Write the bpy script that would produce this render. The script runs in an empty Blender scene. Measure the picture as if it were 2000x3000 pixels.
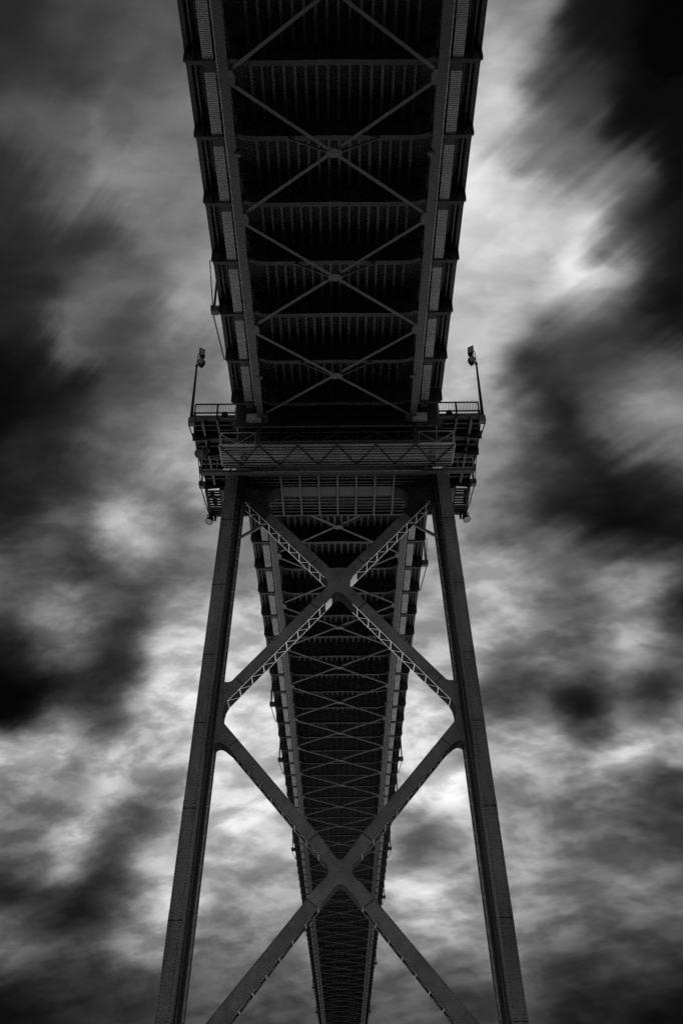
import bpy, math, random
from mathutils import Vector, Matrix
random.seed(7)
scene = bpy.context.scene
COL = scene.collection

# ------------------------------------------------------------------ camera
cam = bpy.data.objects.new("camera", bpy.data.cameras.new("camera"))
COL.objects.link(cam)
cam.data.sensor_fit = 'VERTICAL'
cam.data.sensor_height = 36.0
cam.data.lens = 36.0 * 2917.0 / 3000.0
cam.data.clip_start = 0.1
cam.data.clip_end = 9000
PITCH, YAW, ROLL = 0.6130, 0.0024, -0.0098
f_ = Vector((math.sin(YAW) * math.cos(PITCH), math.cos(YAW) * math.cos(PITCH), math.sin(PITCH)))
r0 = Vector((math.cos(YAW), -math.sin(YAW), 0))
u0 = r0.cross(f_)
cr, sr = math.cos(ROLL), math.sin(ROLL)
r_ = r0 * cr + u0 * sr
u_ = u0 * cr - r0 * sr
CAMX = 0.1401
cam.matrix_world = Matrix(((r_.x, u_.x, -f_.x, CAMX), (r_.y, u_.y, -f_.y, 0), (r_.z, u_.z, -f_.z, 0), (0, 0, 0, 1)))
scene.camera = cam

# ------------------------------------------------------------------ exposure
scene.view_settings.view_transform = 'Standard'
scene.view_settings.look = 'None'
scene.view_settings.exposure = 1.2          # exposed for the shaded steel
scene.view_settings.gamma = 1.0
scene.cycles.use_denoising = False
scene.cycles.max_bounces = 6

# ------------------------------------------------------------------ sun
SUN_EL, SUN_AZ = 48.0, 0.0            # straight ahead, behind the cloud and the bridge
sun = bpy.data.objects.new("sun", bpy.data.lights.new("sun", 'SUN'))
COL.objects.link(sun)
sun.data.energy = 3.6
sun.data.angle = math.radians(6)
sun.data.color = (1, 1, 1)
sun.rotation_euler = (math.radians(90 - SUN_EL), 0, math.radians(180 - SUN_AZ))

# ------------------------------------------------------------------ sky: long exposure clouds
world = bpy.data.worlds.new("World")
scene.world = world
world.use_nodes = True
NT = world.node_tree
for n in list(NT.nodes):
    NT.nodes.remove(n)
L = NT.links.new

def nd(t, **kw):
    n = NT.nodes.new(t)
    for k, v in kw.items():
        setattr(n, k, v)
    return n

def mth(op, a, b=None, c=None):
    n = nd('ShaderNodeMath', operation=op)
    for i, x in enumerate((a, b, c)):
        if x is None:
            continue
        if isinstance(x, (int, float)):
            n.inputs[i].default_value = x
        else:
            L(x, n.inputs[i])
    return n.outputs[0]

def vmt(op, a, b=None, c=None, out=0):
    n = nd('ShaderNodeVectorMath', operation=op)
    for i, x in enumerate((a, b, c)):
        if x is None:
            continue
        if isinstance(x, (tuple, list)):
            n.inputs[i].default_value = x
        else:
            L(x, n.inputs[i])
    return n.outputs[out]

CE = math.radians(38.0)               # stereographic map of the sky about a fixed northern direction
AX_F = Vector((0, math.cos(CE), math.sin(CE)))
AX_U = Vector((0, -math.sin(CE), math.cos(CE)))

def sky_uv(px, py):                   # cloud position as seen in the photograph -> direction -> map
    d = (f_ + r_ * ((px - 784.0) * 1.27551 / 2917.0) + u_ * ((1176.0 - py) * 1.27551 / 2917.0)).normalized()
    k = 2.0 / (1.0 + d.dot(AX_F))
    return d.x * k, d.dot(AX_U) * k

# cloud brightness (0..255) at points of the sky
CLOUDS = [
 (0,0,38),(200,60,58),(350,120,78),(90,300,74),(300,385,128),(385,270,104),(140,540,50),(30,690,36),(260,590,84),(400,520,112),
 (455,650,138),(190,770,88),(100,850,30),(-20,920,14),(300,880,66),(430,840,96),(240,1000,82),(400,1000,128),(100,1060,38),(452,1100,150),
 (285,1185,232),(315,1210,222),(165,1200,92),(50,1150,34),(40,1320,76),(360,1300,100),(480,1260,116),(155,1425,118),(60,1530,14),(260,1490,46),(420,1545,196),
 (555,1260,104),(545,1480,176),(190,1640,70),(40,1640,18),(350,1705,168),(95,1710,186),(240,1800,158),(15,1800,138),(335,1850,62),(60,1890,92),
 (160,1950,172),(20,2030,30),(150,2060,34),(262,2020,54),(350,2000,148),(570,1850,188),(525,1700,196),(480,2050,150),(610,2120,138),(350,2140,148),
 (140,2210,62),(40,2300,24),(290,2310,52),(600,2310,66),(110,1960,120),(60,2110,70),(460,1900,165),(230,1340,66),(440,1400,150),
 (1190,40,132),(1150,210,182),(1390,60,22),(1560,10,0),(1290,190,62),(1500,320,16),(1240,330,104),(1110,400,204),(1190,600,196),(1275,500,176),
 (1335,630,196),(1425,590,84),(1510,600,30),(1140,730,172),(1400,760,64),(1090,800,168),(1210,860,54),(1300,960,36),(1400,900,74),(1500,960,128),
 (1550,890,100),(1100,1000,142),(1170,930,112),(1340,1150,26),(1500,1140,30),(1440,1235,26),(1250,1280,106),(1180,1350,152),(1430,1330,132),(1420,1455,146),
 (1300,1430,90),(1500,1570,36),(1340,1650,44),(1010,1350,152),(1010,1500,156),(1190,1590,66),(1250,1735,164),(1400,1715,156),(1555,1640,108),(1140,1760,146),
 (965,1700,192),(1000,1840,196),(985,1920,100),(990,2060,178),(1200,1950,138),(1400,1890,82),(1510,1850,58),(1450,2050,108),(1300,2060,104),(1500,2210,58),
 (1250,2250,66),(940,2260,88),(1000,2160,140),(1555,2330,20),(1350,2330,34),(1120,1100,120),(1180,1180,84),(1555,1400,50),(1550,740,24),
 (560,300,108),(640,150,100),(800,150,120),(960,150,160),(560,420,124),(640,450,140),(800,450,165),(960,450,190),(580,600,140),(700,700,150),(850,700,160),(980,650,180),(620,850,130),(800,850,150),(960,850,165),(600,1050,150),(750,1050,150),(900,1050,145),(680,1250,130),(850,1250,140),(650,1400,160),(800,1400,170),(950,1250,140),(680,1550,160),(850,1550,160),(700,1750,165),(850,1750,165),(720,1950,160),(850,1950,160),(750,2150,130),(880,2150,130),(720,2320,70),(860,2320,72),(1060,150,160),(1050,550,195),(1040,300,185),
 (1320,1385,84),(1500,1400,112),(1330,1530,74),(1430,1545,96),(1555,1500,70),(1260,1500,104),(240,1130,120),(330,1245,150),(215,1250,96),(285,1120,140),(370,1180,136),
 (40,1760,170),(150,1780,118),(60,1830,112),(0,1950,90),(100,2010,40),(210,2060,30),(250,1980,60),(330,1800,120),(380,1900,110),(520,2130,120),(250,2140,90),(20,2130,84),(200,2250,44),
 (150,440,84),(60,430,54),(330,470,120),(80,150,48),(330,240,92),(230,670,100),(110,610,44),(250,760,70),(330,800,78),(180,940,40),(330,960,100),
 (1170,480,204),(1360,430,96),(1260,680,150),(1340,720,110),(1300,840,60),(1460,830,66),(1440,960,92),(1540,1010,104),(1250,1050,60),(1450,1060,44),(1080,900,166),(1250,1180,46),
 (1330,1800,120),(1220,1850,120),(1350,1980,96),(1120,1950,148),(1100,2060,128),(1180,2160,112),(1400,2150,76),(1120,2330,58),(1000,2300,70),(560,2250,84),(420,2250,76),(1550,1980,80),
]
tc = nd('ShaderNodeTexCoord')
D = tc.outputs['Generated']
D = vmt('NORMALIZE', D)
sep = nd('ShaderNodeSeparateXYZ'); L(D, sep.inputs[0])
fd = vmt('DOT_PRODUCT', D, tuple(AX_F), out=1)
ud = vmt('DOT_PRODUCT', D, tuple(AX_U), out=1)
kk = mth('DIVIDE', 2.0, mth('MAXIMUM', mth('ADD', fd, 1.0), 0.05))
cmb = nd('ShaderNodeCombineXYZ')
L(mth('MULTIPLY', sep.outputs[0], kk), cmb.inputs[0]); L(mth('MULTIPLY', ud, kk), cmb.inputs[1])
# drift direction of the cloud deck: coordinates on the flat cloud layer
zc = mth('ADD', mth('MAXIMUM', sep.outputs[2], 0.0), 0.06)
px_ = mth('DIVIDE', sep.outputs[0], zc); py_ = mth('DIVIDE', sep.outputs[1], zc)
along = mth('ADD', mth('MULTIPLY', px_, 0.62), mth('MULTIPLY', py_, -0.78))
across = mth('ADD', mth('MULTIPLY', px_, 0.78), mth('MULTIPLY', py_, 0.62))
plane = nd('ShaderNodeCombineXYZ'); L(mth('MULTIPLY', along, 0.42), plane.inputs[0]); L(mth('MULTIPLY', across, 1.45), plane.inputs[1])

def noise(vec, scale, detail, rough=0.5, dist=0.0):
    n = nd('ShaderNodeTexNoise'); n.inputs['Scale'].default_value = scale; n.inputs['Detail'].default_value = detail
    n.inputs['Roughness'].default_value = rough; n.inputs['Distortion'].default_value = dist
    L(vec, n.inputs['Vector']); return n
drift = nd('ShaderNodeMapping'); L(cmb.outputs[0], drift.inputs['Vector']); drift.inputs['Rotation'].default_value = (0, 0, math.radians(-38)); drift.inputs['Scale'].default_value = (0.62, 1.25, 1)
wn = noise(drift.outputs[0], 8.0, 3.0, 0.5)
warp = vmt('MULTIPLY', vmt('SUBTRACT', wn.outputs['Color'], (0.5, 0.5, 0.5)), (0.05, 0.045, 0.0))
wn2 = noise(drift.outputs[0], 26.0, 5.0, 0.55)
warp2 = vmt('MULTIPLY', vmt('SUBTRACT', wn2.outputs['Color'], (0.5, 0.5, 0.5)), (0.032, 0.028, 0.0))
# long exposure: cloud edges drawn out along the drift, most of all overhead
comb = nd('ShaderNodeMapping'); L(plane.outputs[0], comb.inputs['Vector']); comb.inputs['Scale'].default_value = (0.55, 2.6, 1)
sn = noise(comb.outputs[0], 3.4, 4.0, 0.6)
up_ = nd('ShaderNodeMapRange'); L(sep.outputs[2], up_.inputs[0])
for i_, v_ in ((1, 0.42), (2, 0.72), (3, 0.12), (4, 1.0)): up_.inputs[i_].default_value = v_
pull = mth('MULTIPLY', mth('MULTIPLY', mth('SUBTRACT', sn.outputs[0], 0.5), 0.10), up_.outputs[0])
pv = nd('ShaderNodeCombineXYZ'); L(mth('MULTIPLY', pull, 0.62), pv.inputs[0]); L(mth('MULTIPLY', pull, 0.78), pv.inputs[1])
P0 = vmt('ADD', vmt('ADD', vmt('ADD', cmb.outputs[0], warp), warp2), pv.outputs[0])
import numpy as np
SIG = 0.023
UV = np.array([sky_uv(x, y) for x, y, v in CLOUDS]); VAL = np.array([v / 255.0 for x, y, v in CLOUDS])
WW = np.exp(-((UV[:, None] - UV[None]) ** 2).sum(-1) / (2 * SIG ** 2)) + 1e-9
WW /= WW.sum(1, keepdims=True)
# blob strengths chosen so that the blended field passes through the listed values
MEAN = 0.42
COEF = MEAN + np.linalg.solve(WW.T @ WW + 0.008 * np.eye(len(VAL)), WW.T @ (VAL - MEAN))
COEF = np.clip(COEF, -0.12, 1.2)
acc = None
P0 = vmt('MULTIPLY', P0, (1 / SIG, 1 / SIG, 1 / SIG))
BASE = math.exp(-0.5)
for (su, sv), cf in zip(UV.tolist(), COEF.tolist()):
    d = vmt('DISTANCE', P0, (su / SIG, sv / SIG, 0), out=1)
    w = mth('POWER', BASE, mth('MULTIPLY', d, d))
    wv = nd('ShaderNodeCombineXYZ'); L(w, wv.inputs[0]); L(w, wv.inputs[1])
    acc = vmt('MULTIPLY_ADD', wv.outputs[0], (cf, 1.0, 0), acc if acc is not None else (0.58e-5, 1e-5, 0))
sp2 = nd('ShaderNodeSeparateXYZ'); L(acc, sp2.inputs[0])
cloud = mth('DIVIDE', sp2.outputs[0], sp2.outputs[1])
st = noise(plane.outputs[0], 3.6, 4.0, 0.55)
st2 = noise(plane.outputs[0], 9.0, 4.0, 0.6, 0.2)
mod = mth('ADD', mth('MULTIPLY', mth('SUBTRACT', st.outputs[0], 0.5), 0.55), mth('MULTIPLY', mth('SUBTRACT', st2.outputs[0], 0.5), 0.06))
puff = nd('ShaderNodeMapping'); L(vmt('ADD', cmb.outputs[0], warp), puff.inputs['Vector']); puff.inputs['Rotation'].default_value = (0, 0, math.radians(-8)); puff.inputs['Scale'].default_value = (0.75, 1.45, 1)
pf0 = noise(puff.outputs[0], 27.0, 6.0, 0.55)
pf = nd('ShaderNodeMapRange', interpolation_type='SMOOTHSTEP'); L(pf0.outputs[0], pf.inputs[0]); pf.inputs[1].default_value = 0.36; pf.inputs[2].default_value = 0.64
low = nd('ShaderNodeMapRange'); L(sep.outputs[2], low.inputs[0])
for i_, v_ in ((1, 0.75), (2, 0.40), (3, 0.25), (4, 1.0)): low.inputs[i_].default_value = v_
mod = mth('ADD', mod, mth('MULTIPLY', mth('SUBTRACT', pf.outputs[0], 0.5), mth('MULTIPLY', low.outputs[0], 0.33)))
mod = mth('ADD', mod, 1.0)
cloud = mth('MAXIMUM', mth('ADD', mth('MULTIPLY', mth('MULTIPLY', cloud, mod), 1.07), 0.0), 0.03)
cloud = mth('MINIMUM', cloud, 1.0)
cloud = mth('MULTIPLY', mth('POWER', cloud, 2.2), 10.0 / 2 ** 1.2)
sky = nd('ShaderNodeTexSky', sky_type='NISHITA', sun_disc=False)
sky.sun_elevation = math.radians(SUN_EL); sky.sun_rotation = math.radians(SUN_AZ)
bw = nd('ShaderNodeRGBToBW'); L(sky.outputs[0], bw.inputs[0])
tot = mth('ADD', mth('MULTIPLY', bw.outputs[0], 0.001), cloud)
bg = nd('ShaderNodeBackground'); bg.inputs['Strength'].default_value = 0.1
L(tot, bg.inputs['Color'])
world.cycles.sampling_method = 'MANUAL'; world.cycles.sample_map_resolution = 512
wo = nd('ShaderNodeOutputWorld'); L(bg.outputs[0], wo.inputs['Surface'])

# ------------------------------------------------------------------ materials
def mat(name, base, rough=0.6, spread=0.25, scale=1.2, metal=0.0, bump=0.0, streak=(1, 1, 1), spec=0.35, grain=0.45):
    m = bpy.data.materials.new(name); m.use_nodes = True
    nt = m.node_tree; b = nt.nodes['Principled BSDF']
    b.inputs['Roughness'].default_value = rough; b.inputs['Metallic'].default_value = metal
    b.inputs['Specular IOR Level'].default_value = spec
    t = nt.nodes.new('ShaderNodeTexCoord'); mp = nt.nodes.new('ShaderNodeMapping'); mp.inputs['Scale'].default_value = streak
    nt.links.new(t.outputs['Object'], mp.inputs['Vector'])
    a = nt.nodes.new('ShaderNodeTexNoise'); a.inputs['Scale'].default_value = scale; a.inputs['Detail'].default_value = 8; a.inputs['Roughness'].default_value = 0.65
    nt.links.new(mp.outputs[0], a.inputs['Vector'])
    g = nt.nodes.new('ShaderNodeTexNoise'); g.inputs['Scale'].default_value = 14; g.inputs['Detail'].default_value = 4
    nt.links.new(t.outputs['Object'], g.inputs['Vector'])
    mx = nt.nodes.new('ShaderNodeMath'); mx.operation = 'MULTIPLY_ADD'; mx.inputs[1].default_value = grain
    nt.links.new(g.outputs[0], mx.inputs[0]); nt.links.new(a.outputs[0], mx.inputs[2])
    mr = nt.nodes.new('ShaderNodeMapRange'); mr.inputs[1].default_value = 0.5 + grain * .5 - .28; mr.inputs[2].default_value = 0.5 + grain * .5 + .28
    mr.inputs[3].default_value = base * (1 - spread); mr.inputs[4].default_value = base * (1 + spread)
    nt.links.new(mx.outputs[0], mr.inputs[0])
    c = nt.nodes.new('ShaderNodeTexNoise'); c.inputs['Scale'].default_value = 0.33; c.inputs['Detail'].default_value = 5; c.inputs['Roughness'].default_value = 0.6
    nt.links.new(mp.outputs[0], c.inputs['Vector'])
    cr_ = nt.nodes.new('ShaderNodeMapRange'); cr_.inputs[1].default_value = 0.3; cr_.inputs[2].default_value = 0.7
    cr_.inputs[3].default_value = 1 - spread * .7; cr_.inputs[4].default_value = 1 + spread * .7
    nt.links.new(c.outputs[0], cr_.inputs[0])
    ml_ = nt.nodes.new('ShaderNodeMath'); ml_.operation = 'MULTIPLY'
    nt.links.new(mr.outputs[0], ml_.inputs[0]); nt.links.new(cr_.outputs[0], ml_.inputs[1]); nt.links.new(ml_.outputs[0], b.inputs['Base Color'])
    if bump:
        bp = nt.nodes.new('ShaderNodeBump'); bp.inputs['Strength'].default_value = bump; bp.inputs['Distance'].default_value = 0.02
        nt.links.new(mx.outputs[0], bp.inputs['Height']); nt.links.new(bp.outputs[0], b.inputs['Normal'])
    return m
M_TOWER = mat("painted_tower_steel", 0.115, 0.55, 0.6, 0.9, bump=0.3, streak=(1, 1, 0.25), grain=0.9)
M_LEG = mat("shaded_leg_steel", 0.030, 0.5, 0.6, 0.9, bump=0.3, streak=(1, 1, 0.25), grain=0.9)  # dark tone paints in the shade of leg grooves and top gussets
M_STRUT = mat("dark_strut_steel", 0.016, 0.6, 0.6, 0.8)  # darker even tone for the cross strut
M_BRACE = mat("painted_brace_steel", 0.145, 0.55, 0.40, 1.0, bump=0.3, grain=0.9)
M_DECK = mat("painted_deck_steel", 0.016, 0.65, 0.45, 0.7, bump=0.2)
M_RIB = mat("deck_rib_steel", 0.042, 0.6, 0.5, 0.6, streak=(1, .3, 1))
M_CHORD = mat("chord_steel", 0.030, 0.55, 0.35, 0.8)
M_LAT = mat("lateral_bracing_steel", 0.042, 0.6, 0.35, 1.0)
M_LACE = mat("lit_lacing_steel", 0.850, 0.45, 0.12, 1.5)  # lit look of the lacing put into its pale colour
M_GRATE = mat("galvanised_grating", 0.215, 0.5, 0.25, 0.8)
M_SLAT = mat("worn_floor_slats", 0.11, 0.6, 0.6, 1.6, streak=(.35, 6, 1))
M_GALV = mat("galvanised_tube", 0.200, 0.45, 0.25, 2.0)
M_BEAR = mat("bearing_block", 0.280, 0.6, 0.25, 1.5)
M_BLACK = mat("dark_iron", 0.015, 0.7, 0.4, 2.0, spec=0.04)
M_WHITE = mat("white_enamel", 0.75, 0.4, 0.08, 2.0)
M_CONC = mat("pier_concrete", 0.32, 0.9, 0.25, 0.5, bump=0.4)
M_BOUNCE = mat("pale_bounce", 0.680, 0.95, 0.2, 0.08, bump=0.3)  # tone of the added, unseen bounce sheet
M_SOIL = mat("dark_ground", 0.030, 1.0, 0.5, 0.05, bump=0.3)
M_WATER = mat("harbour_water", 0.03, 0.12, 0.3, 0.05, bump=0.4, spec=0.5)
M_GLASS = mat("lamp_glass", 0.040, 0.1, 0.2, 2.0, spec=0.6)

# ------------------------------------------------------------------ mesh helpers
class MB:
    def __init__(s): s.v = []; s.f = []; s.sm = []
    def add(s, vs, fs, smooth=False):
        o = len(s.v); s.v += [tuple(p) for p in vs]; s.f += [tuple(i + o for i in q) for q in fs]; s.sm += [smooth] * len(fs); return s
    def box(s, x0, x1, y0, y1, z0, z1):
        if x0 > x1: x0, x1 = x1, x0
        if y0 > y1: y0, y1 = y1, y0
        if z0 > z1: z0, z1 = z1, z0
        return s.add([(x0,y0,z0),(x1,y0,z0),(x1,y1,z0),(x0,y1,z0),(x0,y0,z1),(x1,y0,z1),(x1,y1,z1),(x0,y1,z1)],
              [(0,3,2,1),(4,5,6,7),(0,1,5,4),(1,2,6,5),(2,3,7,6),(3,0,4,7)])
    def bar(s, a, b, w, h, up=(0, 0, 1)):      # w across, h along up
        a = Vector(a); b = Vector(b); d = (b - a).normalized(); up = Vector(up)
        x = d.cross(up)
        if x.length < 1e-4: x = d.cross(Vector((1, 0, 0)))
        x.normalize(); y = x.cross(d).normalized()
        vs = []
        for p in (a, b):
            for i, j in ((-1,-1),(1,-1),(1,1),(-1,1)):
                vs.append(p + x * (i * w / 2) + y * (j * h / 2))
        return s.add(vs, [(0,3,2,1),(4,5,6,7),(0,1,5,4),(1,2,6,5),(2,3,7,6),(3,0,4,7)])
    def prism(s, poly, y0, y1):                # poly of (x, z)
        ar = sum(poly[i][0] * poly[(i+1) % len(poly)][1] - poly[(i+1) % len(poly)][0] * poly[i][1] for i in range(len(poly)))
        if ar < 0: poly = poly[::-1]
        n = len(poly)
        vs = [(x, y0, z) for x, z in poly] + [(x, y1, z) for x, z in poly]
        fs = [tuple(range(n)), tuple(range(2 * n - 1, n - 1, -1))]
        fs += [(i, i + n, (i + 1) % n + n, (i + 1) % n) for i in range(n)]
        return s.add(vs, fs)
    def tube(s, a, b, ra, rb=None, n=10, caps=True):
        rb = ra if rb is None else rb
        a = Vector(a); b = Vector(b); d = (b - a).normalized()
        x = d.cross(Vector((0, 0, 1)))
        if x.length < 1e-3: x = Vector((1, 0, 0))
        x.normalize(); y = d.cross(x)
        vs = [p + (x * math.cos(t) + y * math.sin(t)) * r for p, r in ((a, ra), (b, rb)) for t in (2 * math.pi * i / n for i in range(n))]
        s.add(vs, [(i, (i + 1) % n, (i + 1) % n + n, i + n) for i in range(n)], True)
        if caps: s.add([], [])or s.f.append(tuple(range(len(s.v) - 2*n, len(s.v) - n))[::-1]) or s.f.append(tuple(range(len(s.v) - n, len(s.v)))); s.sm += [False, False] if caps else []
        return s
    def lathe(s, o, axis, prof, n=20):         # prof of (t along axis, radius)
        o = Vector(o); d = Vector(axis).normalized(); x = d.cross(Vector((0, 0, 1)))
        if x.length < 1e-3: x = Vector((1, 0, 0))
        x.normalize(); y = d.cross(x); vs = []
        for t, r in prof:
            vs += [o + d * t + (x * math.cos(2*math.pi*i/n) + y * math.sin(2*math.pi*i/n)) * r for i in range(n)]
        fs = [(k*n+i, k*n+(i+1) % n, (k+1)*n+(i+1) % n, (k+1)*n+i) for k in range(len(prof)-1) for i in range(n)]
        return s.add(vs, fs, True)
    def mesh(s, name, off=(0, 0, 0)):
        me = bpy.data.meshes.new(name)
        ox, oy, oz = off
        me.from_pydata([(a - ox, b - oy, c - oz) for a, b, c in s.v], [], s.f)
        me.polygons.foreach_set('use_smooth', s.sm); me.update()
        return me

def thing(name, label, cat, loc=(0, 0, 0), group=None):
    o = bpy.data.objects.new(name, None); COL.objects.link(o); o.location = loc
    o.empty_display_size = 0.5
    o['label'] = label; o['category'] = cat
    if group: o['group'] = group
    return o

def part(name, mb, m, parent, label=None, loc=None):
    """mb in world metres; parent chain gives the offset."""
    off = Vector((0, 0, 0)); p = parent
    while p is not None:
        off += Vector(p.location); p = p.parent
    me = mb.mesh(name, off); me.materials.append(m)
    o = bpy.data.objects.new(name, me); COL.objects.link(o); o.parent = parent
    if label: o['label'] = label
    return o

def edge_shade(o):
    """front and back faces keep the paint, the narrow closing webs round the edge are darkened for shade."""
    o.data.materials.append(M_BLACK)  # shade on the edge faces put into their colour
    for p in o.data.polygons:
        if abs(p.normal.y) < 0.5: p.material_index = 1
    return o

def inst(name, me, parent, at):
    off = Vector((0, 0, 0)); p = parent
    while p is not None:
        off += Vector(p.location); p = p.parent
    o = bpy.data.objects.new(name, me); COL.objects.link(o); o.parent = parent; o.location = Vector(at) - off
    return o

def local(mb, name, m):
    me = mb.mesh(name); me.materials.append(m); return me

def struct(name, mb, m):
    me = mb.mesh(name); me.materials.append(m)
    o = bpy.data.objects.new(name, me); COL.objects.link(o); o['kind'] = 'structure'; return o

def copy_tree(o, parent=None):
    c = o.copy(); COL.objects.link(c); c.parent = parent
    for ch in list(o.children): copy_tree(ch, c)
    return c

# ------------------------------------------------------------------ setting (below the frame): shore, water and an added bounce sheet
g = MB()
ys = [-3000, -60, 30, 142, 160, 4000]; zs = [-1.6, -1.6, -1.6, -1.6, -6.0, -6.0]
for i in range(5):
    g.add([(-3500, ys[i], zs[i]), (3500, ys[i], zs[i]), (3500, ys[i+1], zs[i+1]), (-3500, ys[i+1], zs[i+1])], [(0, 1, 2, 3)])
struct('ground', g, M_SOIL)
struct('bounce_sheet', MB().add([(-100, 70, -1.59), (100, 70, -1.59), (150, 141, -1.59), (-150, 141, -1.59)], [(0, 1, 2, 3)]), M_BOUNCE)  # unseen pale sheet added to bounce light onto lacing and undersides
struct('water', MB().add([(-3500, 149, -3.4), (3500, 149, -3.4), (3500, 4000, -3.4), (-3500, 4000, -3.4)], [(0, 1, 2, 3)]), M_WATER)

# ------------------------------------------------------------------ deck spans
PP = 4.5446
ZB = 48.55                      # plane of the bottom lateral bracing
def oct_plate(cx, cy, z, hx, hy, t):
    c = 0.35
    pts = [(-hx, -hy*c), (-hx*c, -hy), (hx*c, -hy), (hx, -hy*c), (hx, hy*c), (hx*c, hy), (-hx*c, hy), (-hx, hy*c)]
    n = 8
    return MB().add([(cx+a, cy+b, z-t) for a, b in pts] + [(cx+a, cy+b, z) for a, b in pts],
                    [tuple(range(n))[::-1], tuple(range(n, 2*n))] + [(i, (i+1) % n, (i+1) % n + n, i + n) for i in range(n)])

def beam_mesh(center):
    b = MB()
    # fish-bellied web: raised at the ends next to the chords
    prof = [(-5.62, 50.35), (-5.1, 50.02), (-4.4, 49.92), (-2.2, 49.93), (0, 49.98), (2.2, 49.93), (4.4, 49.92), (5.1, 50.02), (5.62, 50.35)]
    b.prism([(x, z) for x, z in prof] + [(5.62, 52.0), (-5.62, 52.0)], -0.012, 0.012)
    for (x0, z0), (x1, z1) in zip(prof[:-1], prof[1:]):
        b.add([(x0,-.16,z0-.03),(x1,-.16,z1-.03),(x1,.16,z1-.03),(x0,.16,z0-.03),(x0,-.16,z0),(x1,-.16,z1),(x1,.16,z1),(x0,.16,z0)],
              [(0,3,2,1),(4,5,6,7),(0,1,5,4),(2,3,7,6),(1,2,6,5),(3,0,4,7)])
    for i in range(-6, 7):      # web stiffeners
        b.box(i*0.86-.008, i*0.86+.008, -.12, -.013, 50.08, 51.6)
    if center:
        for s in (-1, 1):
            b.bar((s*2.6, 0, 49.9), (s*0.35, 0, ZB + .06), 0.11, 0.09)
    return b
ME_BEAM_A = local(beam_mesh(False), 'floor_beam', M_DECK)
ME_BEAM_B = local(beam_mesh(True), 'floor_beam', M_DECK)
br = MB()
br.prism([(5.9, 51.95), (5.9, 50.05), (7.86, 50.0), (7.98, 51.1), (7.98, 51.95)], -.015, .015)
br.box(5.9, 7.84, -.11, .11, 49.975, 50.0)
br.box(7.9, 7.98, -.1, .1, 50.2, 51.1)
for x in (6.3, 6.95, 7.4): br.box(x-.008, x+.008, -.1, -.016, 50.05, 51.5)
ME_BR_R = local(br, 'bracket', M_DECK)
brl = MB(); brl.v = [(-a, b, c) for a, b, c in br.v]; brl.f = [q[::-1] for q in br.f]; brl.sm = br.sm
ME_BR_L = local(brl, 'bracket', M_DECK)
gr = MB()
nsl = 34; y0 = .62; y1 = PP - .03; pitch = (y1 - y0) / nsl
for i in range(nsl):
    gr.box(6.36, 6.89, y0 + i*pitch, y0 + i*pitch + pitch*.78, 50.09, 50.12)
gr.box(6.34, 6.37, y0, y1, 50.085, 50.2); gr.box(6.88, 6.92, y0, y1, 50.085, 50.2)
gr.box(6.36, 6.89, y0, y1, 50.22, 50.24)
ME_GR_R = local(gr, 'walkway_grating', M_GRATE)
grl = MB(); grl.v = [(-a, b, c) for a, b, c in gr.v]; grl.f = [q[::-1] for q in gr.f]; grl.sm = gr.sm
ME_GR_L = local(grl, 'walkway_grating', M_GRATE)
cpl = MB().box(6.35, 6.91, .03, .56, 50.04, 50.10)
ME_CP_R = local(cpl, 'cover_plate', M_DECK)
cpl2 = MB().box(-6.91, -6.35, .03, .56, 50.04, 50.10)
ME_CP_L = local(cpl2, 'cover_plate', M_DECK)
disc = MB().lathe((0, 0, 0), (0, 0, 1), [(0, 0.001), (0, .2), (.12, .2), (.12, .15), (.4, .15)], 18)
ME_DISC = local(disc, 'pin_housing', M_CHORD)

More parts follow.
